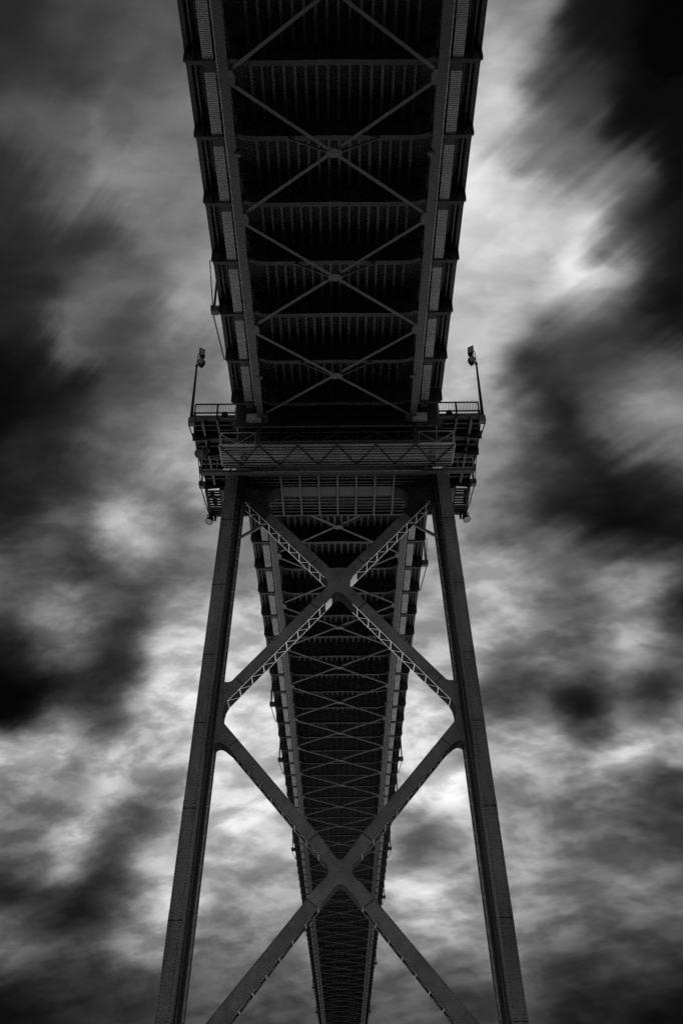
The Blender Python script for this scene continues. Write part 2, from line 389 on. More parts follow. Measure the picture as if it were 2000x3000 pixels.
def deck(name, label, ys, yend0, yend1, centers, nodes, nshow, discs):
    ya, yb = yend0, yend1
    t = thing(name, label, 'bridge deck', (0, ya, 50))
    # plates
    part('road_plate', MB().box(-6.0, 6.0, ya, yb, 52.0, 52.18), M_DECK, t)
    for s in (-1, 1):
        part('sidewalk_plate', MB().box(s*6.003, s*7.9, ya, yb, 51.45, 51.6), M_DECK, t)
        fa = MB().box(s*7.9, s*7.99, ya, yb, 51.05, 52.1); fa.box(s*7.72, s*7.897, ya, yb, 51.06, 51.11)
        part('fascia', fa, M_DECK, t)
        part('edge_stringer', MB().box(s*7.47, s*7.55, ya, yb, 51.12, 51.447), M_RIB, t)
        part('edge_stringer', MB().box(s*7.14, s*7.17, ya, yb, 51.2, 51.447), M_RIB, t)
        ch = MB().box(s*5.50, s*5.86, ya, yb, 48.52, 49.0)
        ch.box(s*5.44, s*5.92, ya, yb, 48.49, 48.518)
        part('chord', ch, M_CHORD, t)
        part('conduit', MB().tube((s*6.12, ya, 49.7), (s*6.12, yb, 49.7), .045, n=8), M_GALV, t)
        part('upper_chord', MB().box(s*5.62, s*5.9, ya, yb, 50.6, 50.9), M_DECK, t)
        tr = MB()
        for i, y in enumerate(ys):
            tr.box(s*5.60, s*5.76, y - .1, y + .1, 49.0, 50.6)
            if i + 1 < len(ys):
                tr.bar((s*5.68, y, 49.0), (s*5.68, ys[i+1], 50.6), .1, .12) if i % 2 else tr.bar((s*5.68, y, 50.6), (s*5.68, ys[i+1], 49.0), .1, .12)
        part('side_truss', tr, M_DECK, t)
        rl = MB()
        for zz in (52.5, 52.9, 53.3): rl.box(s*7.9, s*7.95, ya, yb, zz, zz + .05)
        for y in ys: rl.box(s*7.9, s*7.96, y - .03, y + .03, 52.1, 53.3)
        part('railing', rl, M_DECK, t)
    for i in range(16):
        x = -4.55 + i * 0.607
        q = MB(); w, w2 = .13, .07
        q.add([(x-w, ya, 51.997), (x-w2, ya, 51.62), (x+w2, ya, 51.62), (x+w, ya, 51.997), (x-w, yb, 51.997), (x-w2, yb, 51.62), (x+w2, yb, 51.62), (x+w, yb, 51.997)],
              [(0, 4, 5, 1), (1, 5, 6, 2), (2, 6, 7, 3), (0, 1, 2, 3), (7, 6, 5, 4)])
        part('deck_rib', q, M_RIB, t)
    cs = set(centers)
    rest_b, rest_g = MB(), MB()
    for i, y in enumerate(ys):
        inst('floor_beam', ME_BEAM_B if i in cs else ME_BEAM_A, t, (0, y, 0))
        near = i in nshow
        for s in (-1, 1):
            src, gs = (br, gr) if s > 0 else (brl, grl)
            if near:
                inst('bracket', ME_BR_R if s > 0 else ME_BR_L, t, (0, y, 0))
                if y + PP < yb + 1:
                    inst('walkway_grating', ME_GR_R if s > 0 else ME_GR_L, t, (0, y, 0))
                inst('cover_plate', ME_CP_R if s > 0 else ME_CP_L, t, (0, y, 0))
            else:
                rest_b.add([(a, b + y, c) for a, b, c in src.v], src.f)
                rest_g.box(s*6.36, s*6.90, y + .6, y + PP - .03, 50.1, 50.2)
    if rest_b.v:
        o = part('bracket', rest_b, M_DECK, t); o['kind'] = 'stuff'
        o = part('walkway_grating', rest_g, M_GRATE, t); o['kind'] = 'stuff'
    for i in centers:
        y = ys[i]
        a, b = y - PP, y + PP
        if a < ya - 1: a = ya
        if b > yb + 1: b = yb
        for s, dz in ((1, 0), (-1, .14)):
            m = MB(); z = ZB + dz
            m.bar((-s*5.48, a+.25, z), (s*5.48, b-.25, z), .20, .02)
            m.bar((-s*5.48, a+.25, z + .08), (s*5.48, b-.25, z + .08), .03, .14)
            part('cross_brace', m, M_LAT, t)
        part('brace_plate', oct_plate(0, y, ZB - .012, .44, .30, .02), M_LAT, t)
    for i in nodes:
        for s in (-1, 1):
            part('node_plate', oct_plate(s*5.35, ys[i], ZB - .035, .22, .45, .02), M_LAT, t)
    for i in discs:
        for s in (-1, 1):
            inst('pin_housing', ME_DISC, t, (s*5.40, ys[i], 48.40))
    return t

YN = [29.497 + k * PP for k in range(-9, 7)]
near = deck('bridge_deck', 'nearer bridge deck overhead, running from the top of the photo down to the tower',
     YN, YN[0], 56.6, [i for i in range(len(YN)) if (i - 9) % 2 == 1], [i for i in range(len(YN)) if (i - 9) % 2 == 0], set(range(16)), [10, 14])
for s in (-1, 1):
    m = MB().box(s*5.62, s*6.72, 56.62, 57.0, 48.3, 48.85)
    part('end_bearing', m, M_BEAR, near)
    m = MB().box(s*5.9, s*6.6, 57.02, 57.6, 48.4, 49.3) if s < 0 else MB().box(s*5.9, s*6.68, 57.02, 57.6, 48.4, 49.3)
    part('bearing_pedestal', m, M_CHORD, near)
YF = [75.814 + j * PP for j in range(-2, 85)]
far = deck('bridge_deck', 'farther bridge deck tapering away behind the tower toward the bottom of the photo',
     YF, YF[0], YF[-1], [i for i in range(1, len(YF) - 1) if i % 2 == 1], [i for i in range(0, len(YF), 2)], set(range(50)), [i for i in range(1, 60, 4)])

# ------------------------------------------------------------------ tower
TW = thing('bridge_tower', 'tall steel bridge tower with two stacked X braces between its legs', 'bridge tower', (0, 65.4, -1.6))
BAT = 0.0464
def xin(z): return 8.60 + BAT * (26 - z)
def xni(z): return 9.17 + BAT * (21 - z)
def xno(z): return 10.02 + BAT * (21 - z)
YD0, YD1 = 64.7, 66.1
YN0, YN1 = 62.8, 68.0
Z0, Z1 = 3.4, 104.0
def quad_col(mb, s, xa, xb, y0, y1, z0, z1):
    vs = []
    for z in (z0, z1):
        a, b = s * xa(z), s * xb(z)
        if a > b: a, b = b, a
        vs += [(a, y0, z), (b, y0, z), (b, y1, z), (a, y1, z)]
    mb.add(vs, [(0,3,2,1),(4,5,6,7),(0,1,5,4),(1,2,6,5),(2,3,7,6),(3,0,4,7)])
for s in (-1, 1):
    leg = MB()
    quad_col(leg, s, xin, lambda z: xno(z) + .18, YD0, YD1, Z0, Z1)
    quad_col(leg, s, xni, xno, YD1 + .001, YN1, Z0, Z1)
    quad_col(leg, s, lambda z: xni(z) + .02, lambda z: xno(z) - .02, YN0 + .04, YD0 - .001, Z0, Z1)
    lg = part('leg', leg, M_LEG, TW)  # groove shade is in this dark colour; the front plate keeps the lit tone
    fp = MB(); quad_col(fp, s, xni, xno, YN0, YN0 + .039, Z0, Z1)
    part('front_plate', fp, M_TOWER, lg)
    # edge angles and splice covers
    ang = MB()
    quad_col(ang, s, lambda z: xni(z) - .05, lambda z: xni(z) - .002, YN0 + .005, YN0 + .03, Z0, Z1)
    quad_col(ang, s, lambda z: xni(z) - .10, lambda z: xni(z) - .002, YD0 - .05, YD0 - .02, Z0, Z1)
    quad_col(ang, s, lambda z: xin(z) - .05, lambda z: xin(z) - .002, YD0 + .02, YD0 + .05, Z0, Z1)
    quad_col(ang, s, lambda z: xin(z) - .07, lambda z: xin(z) - .002, YD1 - .16, YD1 - .02, Z0, Z1)
    part('edge_angle', ang, M_BRACE, lg)
    for z in (8.2, 13.8, 20.6, 26.4, 31.5, 37.2, 43.0):
        sp = MB()
        quad_col(sp, s, lambda q: xni(q) + .03, lambda q: xno(q) - .03, YN0 - .018, YN0 - .002, z, z + 1.15)
        quad_col(sp, s, lambda q: xno(q) + .002, lambda q: xno(q) + .02, YN0 + .05, YD0 - .3, z, z + 1.15)
        part('splice_plate', sp, M_TOWER, lg)
    rv = MB(); z = Z0 + .4
    while z < 47.5:
        near_sp = any(q + .1 < z < q + 1.1 for q in (8.2, 13.8, 20.6, 26.4, 31.5, 37.2, 43.0))
        cols = (.07, .17, .62, .72) if near_sp else (.07, .72)
        for c in cols:
            x = s * (xni(z) + .02 + c); y = YN0 - (.022 if near_sp else .002); r = .035
            rv.add([(x-r, y, z-r), (x+r, y, z-r), (x+r, y, z+r), (x-r, y, z+r), (x, y - .03, z)], [(0, 1, 4), (1, 2, 4), (2, 3, 4), (3, 0, 4)])
        z += .19
    o = part('rivets', rv, M_LEG, lg); o['kind'] = 'stuff'
    for z in (8.2, 13.8, 20.6, 26.4, 31.5, 37.2, 43.0):
        sm = MB(); quad_col(sm, s, lambda q: xni(q) - .01, lambda q: xno(q) + .01, YN0 - .03, YN0 - .001, z + .55, z + .60)
        part('splice_joint', sm, M_BLACK, lg)
    # perforated inner side strip with lacing
    lc = MB()
    prev = None; k = 0; z = Z0 + 1
    while z < 45.3:
        if 25.7 < z < 31.4: prev = None; z += .5; continue
        xa, xb = s * (xin(z) - .004), s * (xin(z) - .02); y = YD0 + .12 if k % 2 else YD1 - .25
        ring = [(xa, y, z - .035), (xa, y, z + .035), (xb, y, z + .035), (xb, y, z - .035)]
        o_ = len(lc.v); lc.v += ring
        if prev is not None:
            for q in range(4):
                lc.f.append((prev + q, prev + (q + 1) % 4, o_ + (q + 1) % 4, o_ + q)); lc.sm.append(False)
        prev = o_; k += 1; z += .5
    part('lacing', lc, M_GRATE, lg)
    part('leg_base', MB().box(s*(xin(3.4) - .5), s*(xno(3.4) + .6), YN0 - .6, YN1 + .6, 2.9, 3.4), M_TOWER, TW)

GV = 0.635                        # half vertical depth of a brace face
def arm(cz, x1, z1, s, x0=1.15, gk=0.0, lace=None):
    """one diagonal: front plate, back plate, cover, and lacing on the underside, toned pale as if lit."""
    sl = (z1 - cz) / x1
    g = lambda x: GV + gk * x
    zc = lambda x: cz + sl * x
    up = sl > 0
    m = MB()
    pl = lambda xa, xb: [(s*xa, zc(xa) - g(xa)), (s*xb, zc(xb) - g(xb)), (s*xb, zc(xb) + g(xb)), (s*xa, zc(xa) + g(xa))]
    m.prism(pl(x0, x1), YD0 + .012, YD0 + .05)
    m.prism(pl(x0, x1), YD1 - .05, YD1 - .012)
    # closed upper cover
    e = .05
    m.prism([(s*x0, zc(x0)+g(x0)-e), (s*x1, zc(x1)+g(x1)-e), (s*x1, zc(x1)+g(x1)-.004), (s*x0, zc(x0)+g(x0)-.004)], YD0 + .052, YD1 - .052)
    o = part('diagonal_brace', m, M_BRACE, TW)
    lc = MB()
    n = Vector((-sl * s, 0, 1)).normalized()
    if n.z < 0: n = -n
    low = lambda x, y: Vector((s*x, y, zc(x) - g(x) - .004))
    xa, xb = x0 - .1, x1
    for y in (YD0 + .07, YD1 - .07):
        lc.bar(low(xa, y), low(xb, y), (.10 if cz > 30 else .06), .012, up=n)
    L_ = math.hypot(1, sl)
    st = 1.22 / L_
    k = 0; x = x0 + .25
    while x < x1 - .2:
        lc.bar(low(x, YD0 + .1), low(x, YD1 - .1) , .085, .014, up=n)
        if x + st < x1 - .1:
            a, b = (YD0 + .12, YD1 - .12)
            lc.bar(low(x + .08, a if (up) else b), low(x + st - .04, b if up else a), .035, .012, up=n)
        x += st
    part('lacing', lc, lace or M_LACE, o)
    rv = MB(); x = x0 + .9
    while x < x1 - .9:
        for e in (-g(x) + .1, g(x) - .1):
            cx, cz_, y, r = s * x, zc(x) + e, YD0 + .011, .03
            rv.add([(cx-r, y, cz_-r), (cx+r, y, cz_-r), (cx+r, y, cz_+r), (cx-r, y, cz_+r), (cx, y - .03, cz_)], [(0, 1, 4), (1, 2, 4), (2, 3, 4), (3, 0, 4)])
        x += .13
    q = part('rivets', rv, M_LEG, o); q['kind'] = 'stuff'
    for xx in (x0 + .62, x1 - 1.55):
        nn = Vector((-sl * s, 0, 1)).normalized(); c0 = Vector((s*xx, YD0 - .004, zc(xx))); hw = g(xx) / math.hypot(1, sl)
        part('joint_line', MB().bar(c0 - nn * hw, c0 + nn * hw, .045, .03, up=(0, 1, 0)), M_BLACK, o)
    return o, low, n
ARMS = []
for s in (-1, 1):
    a1 = arm(38.94, 8.1, 48.0, s)
    a2 = arm(39.00, 8.62, 29.15, s)
    a3 = arm(17.75, 8.8, 28.1, s, lace=M_BEAR)  # dimmer lacing tone: weaker light put into the colour
    a4 = arm(17.88, 9.6, 6.22, s, gk=.024, lace=M_GALV)  # dimmest lacing tone, the fall of light again put into the colour
    ARMS += [a1, a2, a3, a4]
# pale closing plates beside the upper hub (right upper arm, left lower arm)
for (ar, xa, xb) in ((ARMS[4], .88, 1.38), (ARMS[1], .50, .98)):
    o, low, n = ar
    q = MB(); v = []
    for x, ins in ((xa, .30), (xa + .10, .10), (xb, .08)):
        v.append((low(x, YD0 + ins) - n*.02, low(x, YD1 - ins) - n*.02))
    for (p0, p1), (p2, p3) in zip(v[:-1], v[1:]):
        q.add([p0, p1, p3, p2, p0 + n*.012, p1 + n*.012, p3 + n*.012, p2 + n*.012], [(0,1,2,3),(7,6,5,4),(0,4,5,1),(1,5,6,2),(2,6,7,3),(3,7,4,0)])
    part('closing_plate', q, M_WHITE, o)

def mirror(h): return h + [(-x, z) for x, z in h[::-1]]
hub_up = mirror([(.62, 40.24), (1.5, 41.253), (1.9, 40.431), (1.0, 39.43), (.86, 39.24), (.82, 39.0), (.86, 38.75), (.98, 38.52), (1.9, 37.463), (1.5, 36.65), (.40, 37.93), (.30, 38.08), (.15, 38.16)])
hub_lo = mirror([(.10, 18.42), (.22, 18.48), (.36, 18.66), (1.5, 20.14), (1.95, 19.408), (.86, 18.16), (.76, 17.95), (.74, 17.55), (.90, 17.30), (1.95, 16.13), (1.5, 15.40), (.32, 16.76), (.15, 16.88)])
edge_shade(part('gusset_plate', MB().prism(hub_up, YD0, YD1), M_BRACE, TW))
edge_shade(part('gusset_plate', MB().prism(hub_lo, YD0 - .001, YD1 + .001), M_BRACE, TW))
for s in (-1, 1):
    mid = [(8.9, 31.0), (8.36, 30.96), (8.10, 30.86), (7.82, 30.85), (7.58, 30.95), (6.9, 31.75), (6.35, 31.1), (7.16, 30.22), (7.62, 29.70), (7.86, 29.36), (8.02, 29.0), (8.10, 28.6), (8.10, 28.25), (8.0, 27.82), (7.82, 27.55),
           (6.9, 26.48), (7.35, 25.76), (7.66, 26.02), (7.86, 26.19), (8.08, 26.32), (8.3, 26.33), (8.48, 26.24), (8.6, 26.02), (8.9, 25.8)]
    edge_shade(part('gusset_plate', MB().prism([(s*x, z) for x, z in mid], YD0 + .003, YD1 - .003), M_BRACE, TW))
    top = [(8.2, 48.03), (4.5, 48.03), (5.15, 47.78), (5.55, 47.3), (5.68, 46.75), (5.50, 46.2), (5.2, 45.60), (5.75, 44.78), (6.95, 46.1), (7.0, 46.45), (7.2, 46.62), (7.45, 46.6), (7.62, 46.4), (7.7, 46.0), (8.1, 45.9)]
    edge_shade(part('gusset_plate', MB().prism([(s*x, z) for x, z in top], YD0 + .004, YD1 - .004), M_LEG, TW))  # shade below the deck painted in with the dark leg tone
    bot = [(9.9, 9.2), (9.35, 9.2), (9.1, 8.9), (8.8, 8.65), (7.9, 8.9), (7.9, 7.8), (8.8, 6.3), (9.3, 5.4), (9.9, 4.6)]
    edge_shade(part('gusset_plate', MB().prism([(s*x, z) for x, z in bot], YD0 + .003, YD1 - .003), M_BRACE, TW))
    part('knee_brace', MB().bar((s*7.62, 65.4, 43.66), (s*6.02, 65.4, 44.76), .18, .2), M_TOWER, TW)
# cross strut at deck level with its soffit framing
st_ = MB().box(-7.7, 7.7, YD0 + .06, YD1 - .06, 48.06, 50.2)
edge_shade(part('cross_strut', st_, M_STRUT, TW)).data.polygons[0].material_index = 0
for i in range(-3, 4):
    part('soffit_stringer', MB().box(i*1.505 - .07, i*1.505 + .07, 62.6, 68.6, 47.9, 48.02), M_CHORD, TW)
for y in (62.75, 63.2, 63.65, 64.1, 64.45, 66.4, 66.85, 67.3, 67.75, 68.2):
    part('soffit_joist', MB().box(-7.0, 7.0, y - .035, y + .035, 48.03, 48.16), M_CHORD, TW)
part('soffit_plate', MB().box(-7.2, 7.2, 62.5, YD0, 48.6, 48.7), M_DECK, TW)
part('soffit_plate', MB().box(-7.2, 7.2, YD1, 68.7, 48.6, 48.7), M_DECK, TW)
part('end_girder', MB().box(-9.2, 9.2, 68.6, 68.8, 48.0, 49.4), M_DECK, TW)
part('top_strut', MB().box(-6.0, 6.0, YD0, YD1, 98, 101), M_TOWER, TW)
# deck piece that passes between the legs
td = MB().box(-7.9, 7.9, 56.60, 66.72, 51.9, 52.1)
part('deck_plate', td, M_DECK, TW)
for y in (58.8, 60.6, 62.4):
    part('deck_beam', MB().box(-7.8, 7.8, y - .1, y + .1, 49.4, 51.9), M_DECK, TW)

# piers
for s, w in ((-1, 'left'), (1, 'right')):
    p = thing('bridge_pier', 'concrete pier under the %s tower leg' % w, 'bridge pier', (s*10.4, 65.4, -1.6))
    q = MB()
    vs = []
    for z, e in ((-2.4, 1.2), (2.88, 0)):
        vs += [(s*10.4 - 2.4 - e, 61.4 - e, z), (s*10.4 + 2.4 + e, 61.4 - e, z), (s*10.4 + 2.4 + e, 69.4 + e, z), (s*10.4 - 2.4 - e, 69.4 + e, z)]
    q.add(vs, [(0,3,2,1),(4,5,6,7),(0,1,5,4),(1,2,6,5),(2,3,7,6),(3,0,4,7)])
    part('pier_shaft', q, M_CONC, p)
    part('pier_cap', MB().box(s*10.4 - 2.6, s*10.4 + 2.6, 61.2, 69.6, 2.3, 2.86), M_CONC, p)

# ------------------------------------------------------------------ platforms around the legs
YP = [61.15, 63.25, 65.40, 67.60]
for s, w in ((-1, 'left'), (1, 'right')):
    p = thing('viewing_platform', 'sidewalk platform with vertical bar railing bulging round the %s tower leg' % w, 'platform', (s*9.6, 65.4, 50.7), 'platforms round the tower legs')
    X = lambda a: s * a
    xo = [11.2, 11.33, 11.38, 11.28, 11.12]
    ysq = [59.3] + YP
    pl = MB()
    for i in range(4):
        a, b = xo[i], xo[i+1]
        vs = [(X(7.95), ysq[i], 50.78), (X(a), ysq[i], 50.78), (X(b), ysq[i+1], 50.78), (X(7.95), ysq[i+1], 50.78)]
        vs += [(x, y, 50.9) for x, y, z in vs]
        fs = [(0,3,2,1),(4,5,6,7),(0,1,5,4),(1,2,6,5),(2,3,7,6),(3,0,4,7)]
        pl.add(vs, fs if s > 0 else [q[::-1] for q in fs])
    part('floor_plate', pl, M_DECK, p)
    part('edge_beam', MB().box(X(7.95), X(11.1), 59.2, 59.3, 50.68, 50.98), M_DECK, p)
    for i in range(4):
        a, b = xo[i], xo[i+1]
        q = MB(); q.bar((X(a), ysq[i], 50.9), (X(b), ysq[i+1], 50.9), .06, .5)
        part('fascia', q, M_DECK, p)
    for i, y in enumerate(YP):
        q = MB().prism([(X(8.0), 50.3), (X(11.42 if i < 3 else 11.2), 50.0), (X(11.5 if i < 3 else 11.3), 50.8), (X(8.0), 50.8)], y - .02, y + .02)
        q.box(X(8.0), X(11.3), y - .09, y + .09, 50.16, 50.20)
        part('bracket', q, M_DECK, p)
    for y in (59.9, 60.5, 61.8, 62.5, 64.0, 64.7, 66.0, 66.8):
        part('joist', MB().box(X(8.3), X(11.15), y - .05, y + .05, 50.55, 50.78), M_DECK, p)
    part('stringer', MB().bar((X(10.45), 59.3, 50.42), (X(10.35), 67.6, 50.42), .18, .22), M_RIB, p)
    part('stringer', MB().bar((X(9.32), 59.25, 50.6), (X(9.25), 67.6, 50.42), .16, .22), M_RIB, p)
    # end railing facing the camera
    rl = MB()
    rl.box(X(7.95), X(11.12), 59.2, 59.28, 52.10, 52.19)
    rl.box(X(7.95), X(11.2), 59.2, 59.29, 51.20, 51.30)
    x = 8.0
    while x < 11.05:
        rl.box(X(x) - .014, X(x) + .014, 59.22, 59.26, 51.3, 52.1); x += .118
    rl.box(X(11.04), X(11.12), 59.19, 59.3, 50.98, 52.1)
    rl.box(X(9.27), X(9.40), 59.17, 59.31, 50.6, 52.1)
    part('railing', rl, M_BLACK, p)
    sr_ = MB()
    for i in range(4):
        a, b = xo[i], xo[i+1]
        for zz, t_ in ((52.14, .08), (51.25, .08)):
            sr_.bar((X(a - .05), ysq[i], zz), (X(b - .05), ysq[i+1], zz), .06, t_)
        n = 18
        for k in range(n):
            xx = X(a - .05 + (b - a) * k / n); yy = ysq[i] + (ysq[i+1] - ysq[i]) * k / n
            sr_.box(xx - .014, xx + .014, yy - .014, yy + .014, 51.2, 52.1)
    part('railing', sr_, M_BLACK, p)
    ml = MB().lathe((X(8.75), 59.22, 51.0), (0, 0, 1), [(-.16, .0), (-.14, .2), (.02, .26), (.2, .2), (.22, 0)], 14)
    part('lamp_bowl', ml, M_BLACK, p)
    # open bar framing at the far end
    fr = MB()
    inn = 9.95
    for y, h in ((67.9, .10), (68.25, .10), (68.75, .34), (69.25, .09), (69.62, .09), (70.0, .09), (70.35, .09), (70.62, .22), (70.95, .09), (71.15, .08), (71.42, .36)):
        fr.box(X(inn), X(11.12), y - h/2, y + h/2, 49.95, 50.1)
    fr.bar((X(11.05), 67.6, 50.02), (X(11.15), 71.55, 50.02), .22, .28)
    fr.bar((X(inn - .05), 67.6, 50.02), (X(10.0), 71.55, 50.02), .16, .22)
    part('open_bar_frame', fr, M_BLACK, p)
    q = MB()
    q.box(X(8.6), X(inn - .14), 67.6, 71.5, 49.9, 50.15)
    part('floor_plate', q, M_DECK, p)
    # rail along the outside of the open frame
    q = MB()
    for zz in (50.5, 51.0): q.tube((X(11.18), 67.7, zz), (X(11.24), 71.5, zz), .03, n=8)
    for y in (68.0, 69.2, 70.4, 71.45): q.tube((X(11.2), y, 49.9), (X(11.2), y, 51.0), .035, n=8)
    part('side_rail', q, M_BLACK, p)

# ------------------------------------------------------------------ floodlight masts
for s, w in ((-1, 'left'), (1, 'right')):
    t = thing('floodlight_mast', 'tapered floodlight mast with two square heads on the %s platform corner' % w, 'floodlight', (s*11.37, 59.4, 50.8), 'floodlight masts on the platforms')
    pm = MB().tube((s*11.37, 59.4, 50.8), (s*11.36, 59.4, 56.4), .135, .075, 12)
    pm.tube((s*11.36, 59.4, 56.35), (s*11.36, 59.4, 56.5), .11, .11, 12)
    pm.tube((s*11.37, 59.4, 56.45), (s*11.35, 59.4, 57.75), .035, .03, 8)
    part('pole', pm, M_BLACK, t)
    part('mounting_box', MB().box(s*11.05, s*11.56, 59.2, 59.62, 50.2, 50.8), M_CHORD, t)
    part('brace_rod', MB().bar((s*11.5, 59.45, 50.15), (s*11.3, 61.1, 50.05), .07, .07), M_BLACK, t)
    def head(pts, base, lab=None):
        q = MB(); y0_, y1_ = 59.05, 59.5
        c = (sum(a for a, b in pts)/len(pts), sum(b for a, b in pts)/len(pts))
        ins = [(c[0] + (a - c[0])*.7, c[1] + (b - c[1])*.7) for a, b in pts]
        n = len(pts)
        ar = sum(pts[i][0]*pts[(i+1) % n][1] - pts[(i+1) % n][0]*pts[i][1] for i in range(n))
        if ar < 0: pts = pts[::-1]; ins = ins[::-1]
        vs = [(a, y0_, b) for a, b in pts] + [(a, y0_ + .3, b) for a, b in pts] + [(a, y1_ + .1, b) for a, b in ins]
        q.add(vs, [tuple(range(n))] + [(i, i+n, (i+1) % n + n, (i+1) % n) for i in range(n)] + [(i+n, i+2*n, (i+1) % n + 2*n, (i+1) % n + n) for i in range(n)] + [tuple(range(3*n-1, 2*n-1, -1))])
        h = part('floodlight_head', q, M_BLACK, t)
        g_ = MB(); k = [(c[0] + (a - c[0])*.8, c[1] + (b - c[1])*.8) for a, b in pts]
        g_.prism(k, y0_ - .012, y0_ - .002)
        part('lens', g_, M_GLASS, h)
    head([(s*11.22, 58.2), (s*10.73, 57.9), (s*10.73, 57.42), (s*10.84, 57.30), (s*11.10, 57.30), (s*11.22, 57.5)], None)
    head([(s*11.06, 57.18), (s*10.66, 56.66), (s*10.92, 56.22), (s*11.22, 56.42), (s*11.28, 56.68)], None)
    y_ = MB().tube((s*11.34, 59.38, 57.72), (s*11.2, 59.3, 57.9), .022, n=6).tube((s*11.35, 59.38, 57.45), (s*11.18, 59.3, 57.36), .022, n=6).tube((s*11.36, 59.38, 56.5), (s*11.2, 59.3, 56.55), .05, n=8)
    part('yoke', y_, M_BLACK, t)

# ------------------------------------------------------------------ maintenance gantry under the near side of the tower
G = thing('maintenance_gantry', 'long pale truss gantry with slatted floor hanging under the deck before the tower', 'gantry', (0, 58.6, 46.5))
GX, GZ0, GZ1, GY0, GY1 = 8.72, 46.5, 47.68, 57.36, 59.92
def truss(y, lo, hi):
    q = MB(); xs = [-8.72, -7.395, -6.07] + [-6.07 + 12.14 * i / 8 for i in range(1, 9)] + [7.395, 8.72]
    q.box(xs[lo], xs[hi], y - .03, y + .03, GZ1 - .08, GZ1)
    q.box(xs[lo], xs[hi], y - .04, y + .04, GZ0 - .02, GZ0 + .07)
    for i in range(lo, hi + 1):
        x = xs[i]; w = .045 if i % 2 == 0 else .032
        q.box(x - w/2, x + w/2, y - .03, y + .03, GZ0 + .07, GZ1 - .08)
        if i < hi:
            x2 = xs[i+1]; dn = (i % 2 == 0)
            if i < 2: dn = (i == 0)
            elif i >= len(xs) - 3: dn = (i == len(xs) - 3)
            if dn: q.bar((x, y, GZ1 - .1), (x2, y, GZ0 + .1), .045, .045, up=(0, 1, 0))
            else: q.bar((x, y, GZ0 + .1), (x2, y, GZ1 - .1), .045, .045, up=(0, 1, 0))
    return q
part('end_frame', truss(GY0, 0, 2), M_GALV, G)
part('end_frame', truss(GY0, 10, 12), M_GALV, G)
part('side_truss', truss(GY0 + .002, 2, 10), M_CHORD, G)
part('side_truss', truss(GY1, 0, 12), M_RIB, G)
y = GY0 + .12
fl = MB(); k = 0
while y < GY1 - .2:
    w = random.choice((.13, .17, .20, .24)); dz = random.uniform(0, .05)
    fl.box(-GX + .03, GX - .03, y, y + w, GZ0 + .01 + dz, GZ0 + .03 + dz); y += w + random.choice((.09, .13, .17)); k += 1
part('floor_slats', fl, M_SLAT, G)
part('floor_pan', MB().box(-GX, GX, GY0 + .05, GY1 - .05, GZ0 + .16, GZ0 + .2), M_DECK, G)
for i in range(17):
    x = -8.0 + i
    part('floor_joist', MB().box(x - .03, x + .03, GY0 + .05, GY1 - .05, GZ0 + .085, GZ0 + .15), M_DECK, G)
ub = MB()
for i in range(12):
    dx = 2*GX/12; x = -GX + i*dx
    a, b = (GY0 + .06, GY1 - .06) if i % 2 == 0 else (GY1 - .06, GY0 + .06)
    ub.bar((x, a, GZ0 - .03), (x + dx, b, GZ0 - .03), .06, .05)
part('floor_bracing', ub, M_BLACK, G)
for s in (-1, 1):
    part('end_rail', MB().bar((s*GX, GY0, GZ0 + .03), (s*GX, GY1, GZ0 + .03), .08, .08), M_GALV, G)
    part('end_rail', MB().bar((s*GX, GY0, GZ1 - .05), (s*GX, GY1, GZ1 - .05), .05, .05), M_GALV, G)
    part('hanger', MB().box(s*5.72, s*5.96, 57.42, 57.62, GZ0, 50.9), M_CHORD, G)
    part('end_mesh', MB().box(s*6.1, s*8.6, 59.7, 59.73, GZ0 + .1, GZ1), M_RIB, G)
def lettering(txt, x, z, size, parent):
    cu = bpy.data.curves.new('lettering', 'FONT'); cu.body = txt; cu.size = size; cu.align_x = 'CENTER'; cu.extrude = .004
    cu.materials.append(M_WHITE)
    tmp = bpy.data.objects.new('lettering', cu); COL.objects.link(tmp)
    me = bpy.data.meshes.new_from_object(tmp.evaluated_get(bpy.context.evaluated_depsgraph_get()))
    bpy.data.objects.remove(tmp)
    me.materials.clear(); me.materials.append(M_WHITE)
    o = bpy.data.objects.new('lettering', me); COL.objects.link(o); o.parent = parent
    off = Vector((0, 0, 0)); p = parent
    while p is not None: off += Vector(p.location); p = p.parent
    o.location = Vector((x, 58.62, z)) - off; o.rotation_euler = (math.radians(90), 0, 0)
for x, w1, w2, z in ((-6.98, 'M OK', ((-.17, -.06), (-.03, .16)), 46.30), (7.08, 'START', ((-.15, -.05), (.0, .15)), 46.26)):
    sp = part('sign_plate', MB().box(x - .24, x + .24, 58.63, 58.65, z - .16, z + .16), M_BLACK, G)
    lettering(w1, x, z + .02, .13, sp)
    for a_, b_ in w2: part('lettering', MB().box(x + a_, x + b_, 58.618, 58.628, z - .1, z - .06), M_WHITE, sp)
part('ladder', MB().box(-.09, -.05, 59.0, 59.05, 45.9, 46.45).box(.05, .09, 59.0, 59.05, 45.9, 46.45).box(-.05, .05, 59.0, 59.05, 46.0, 46.03).box(-.05, .05, 59.0, 59.05, 46.2, 46.23), M_GALV, G)

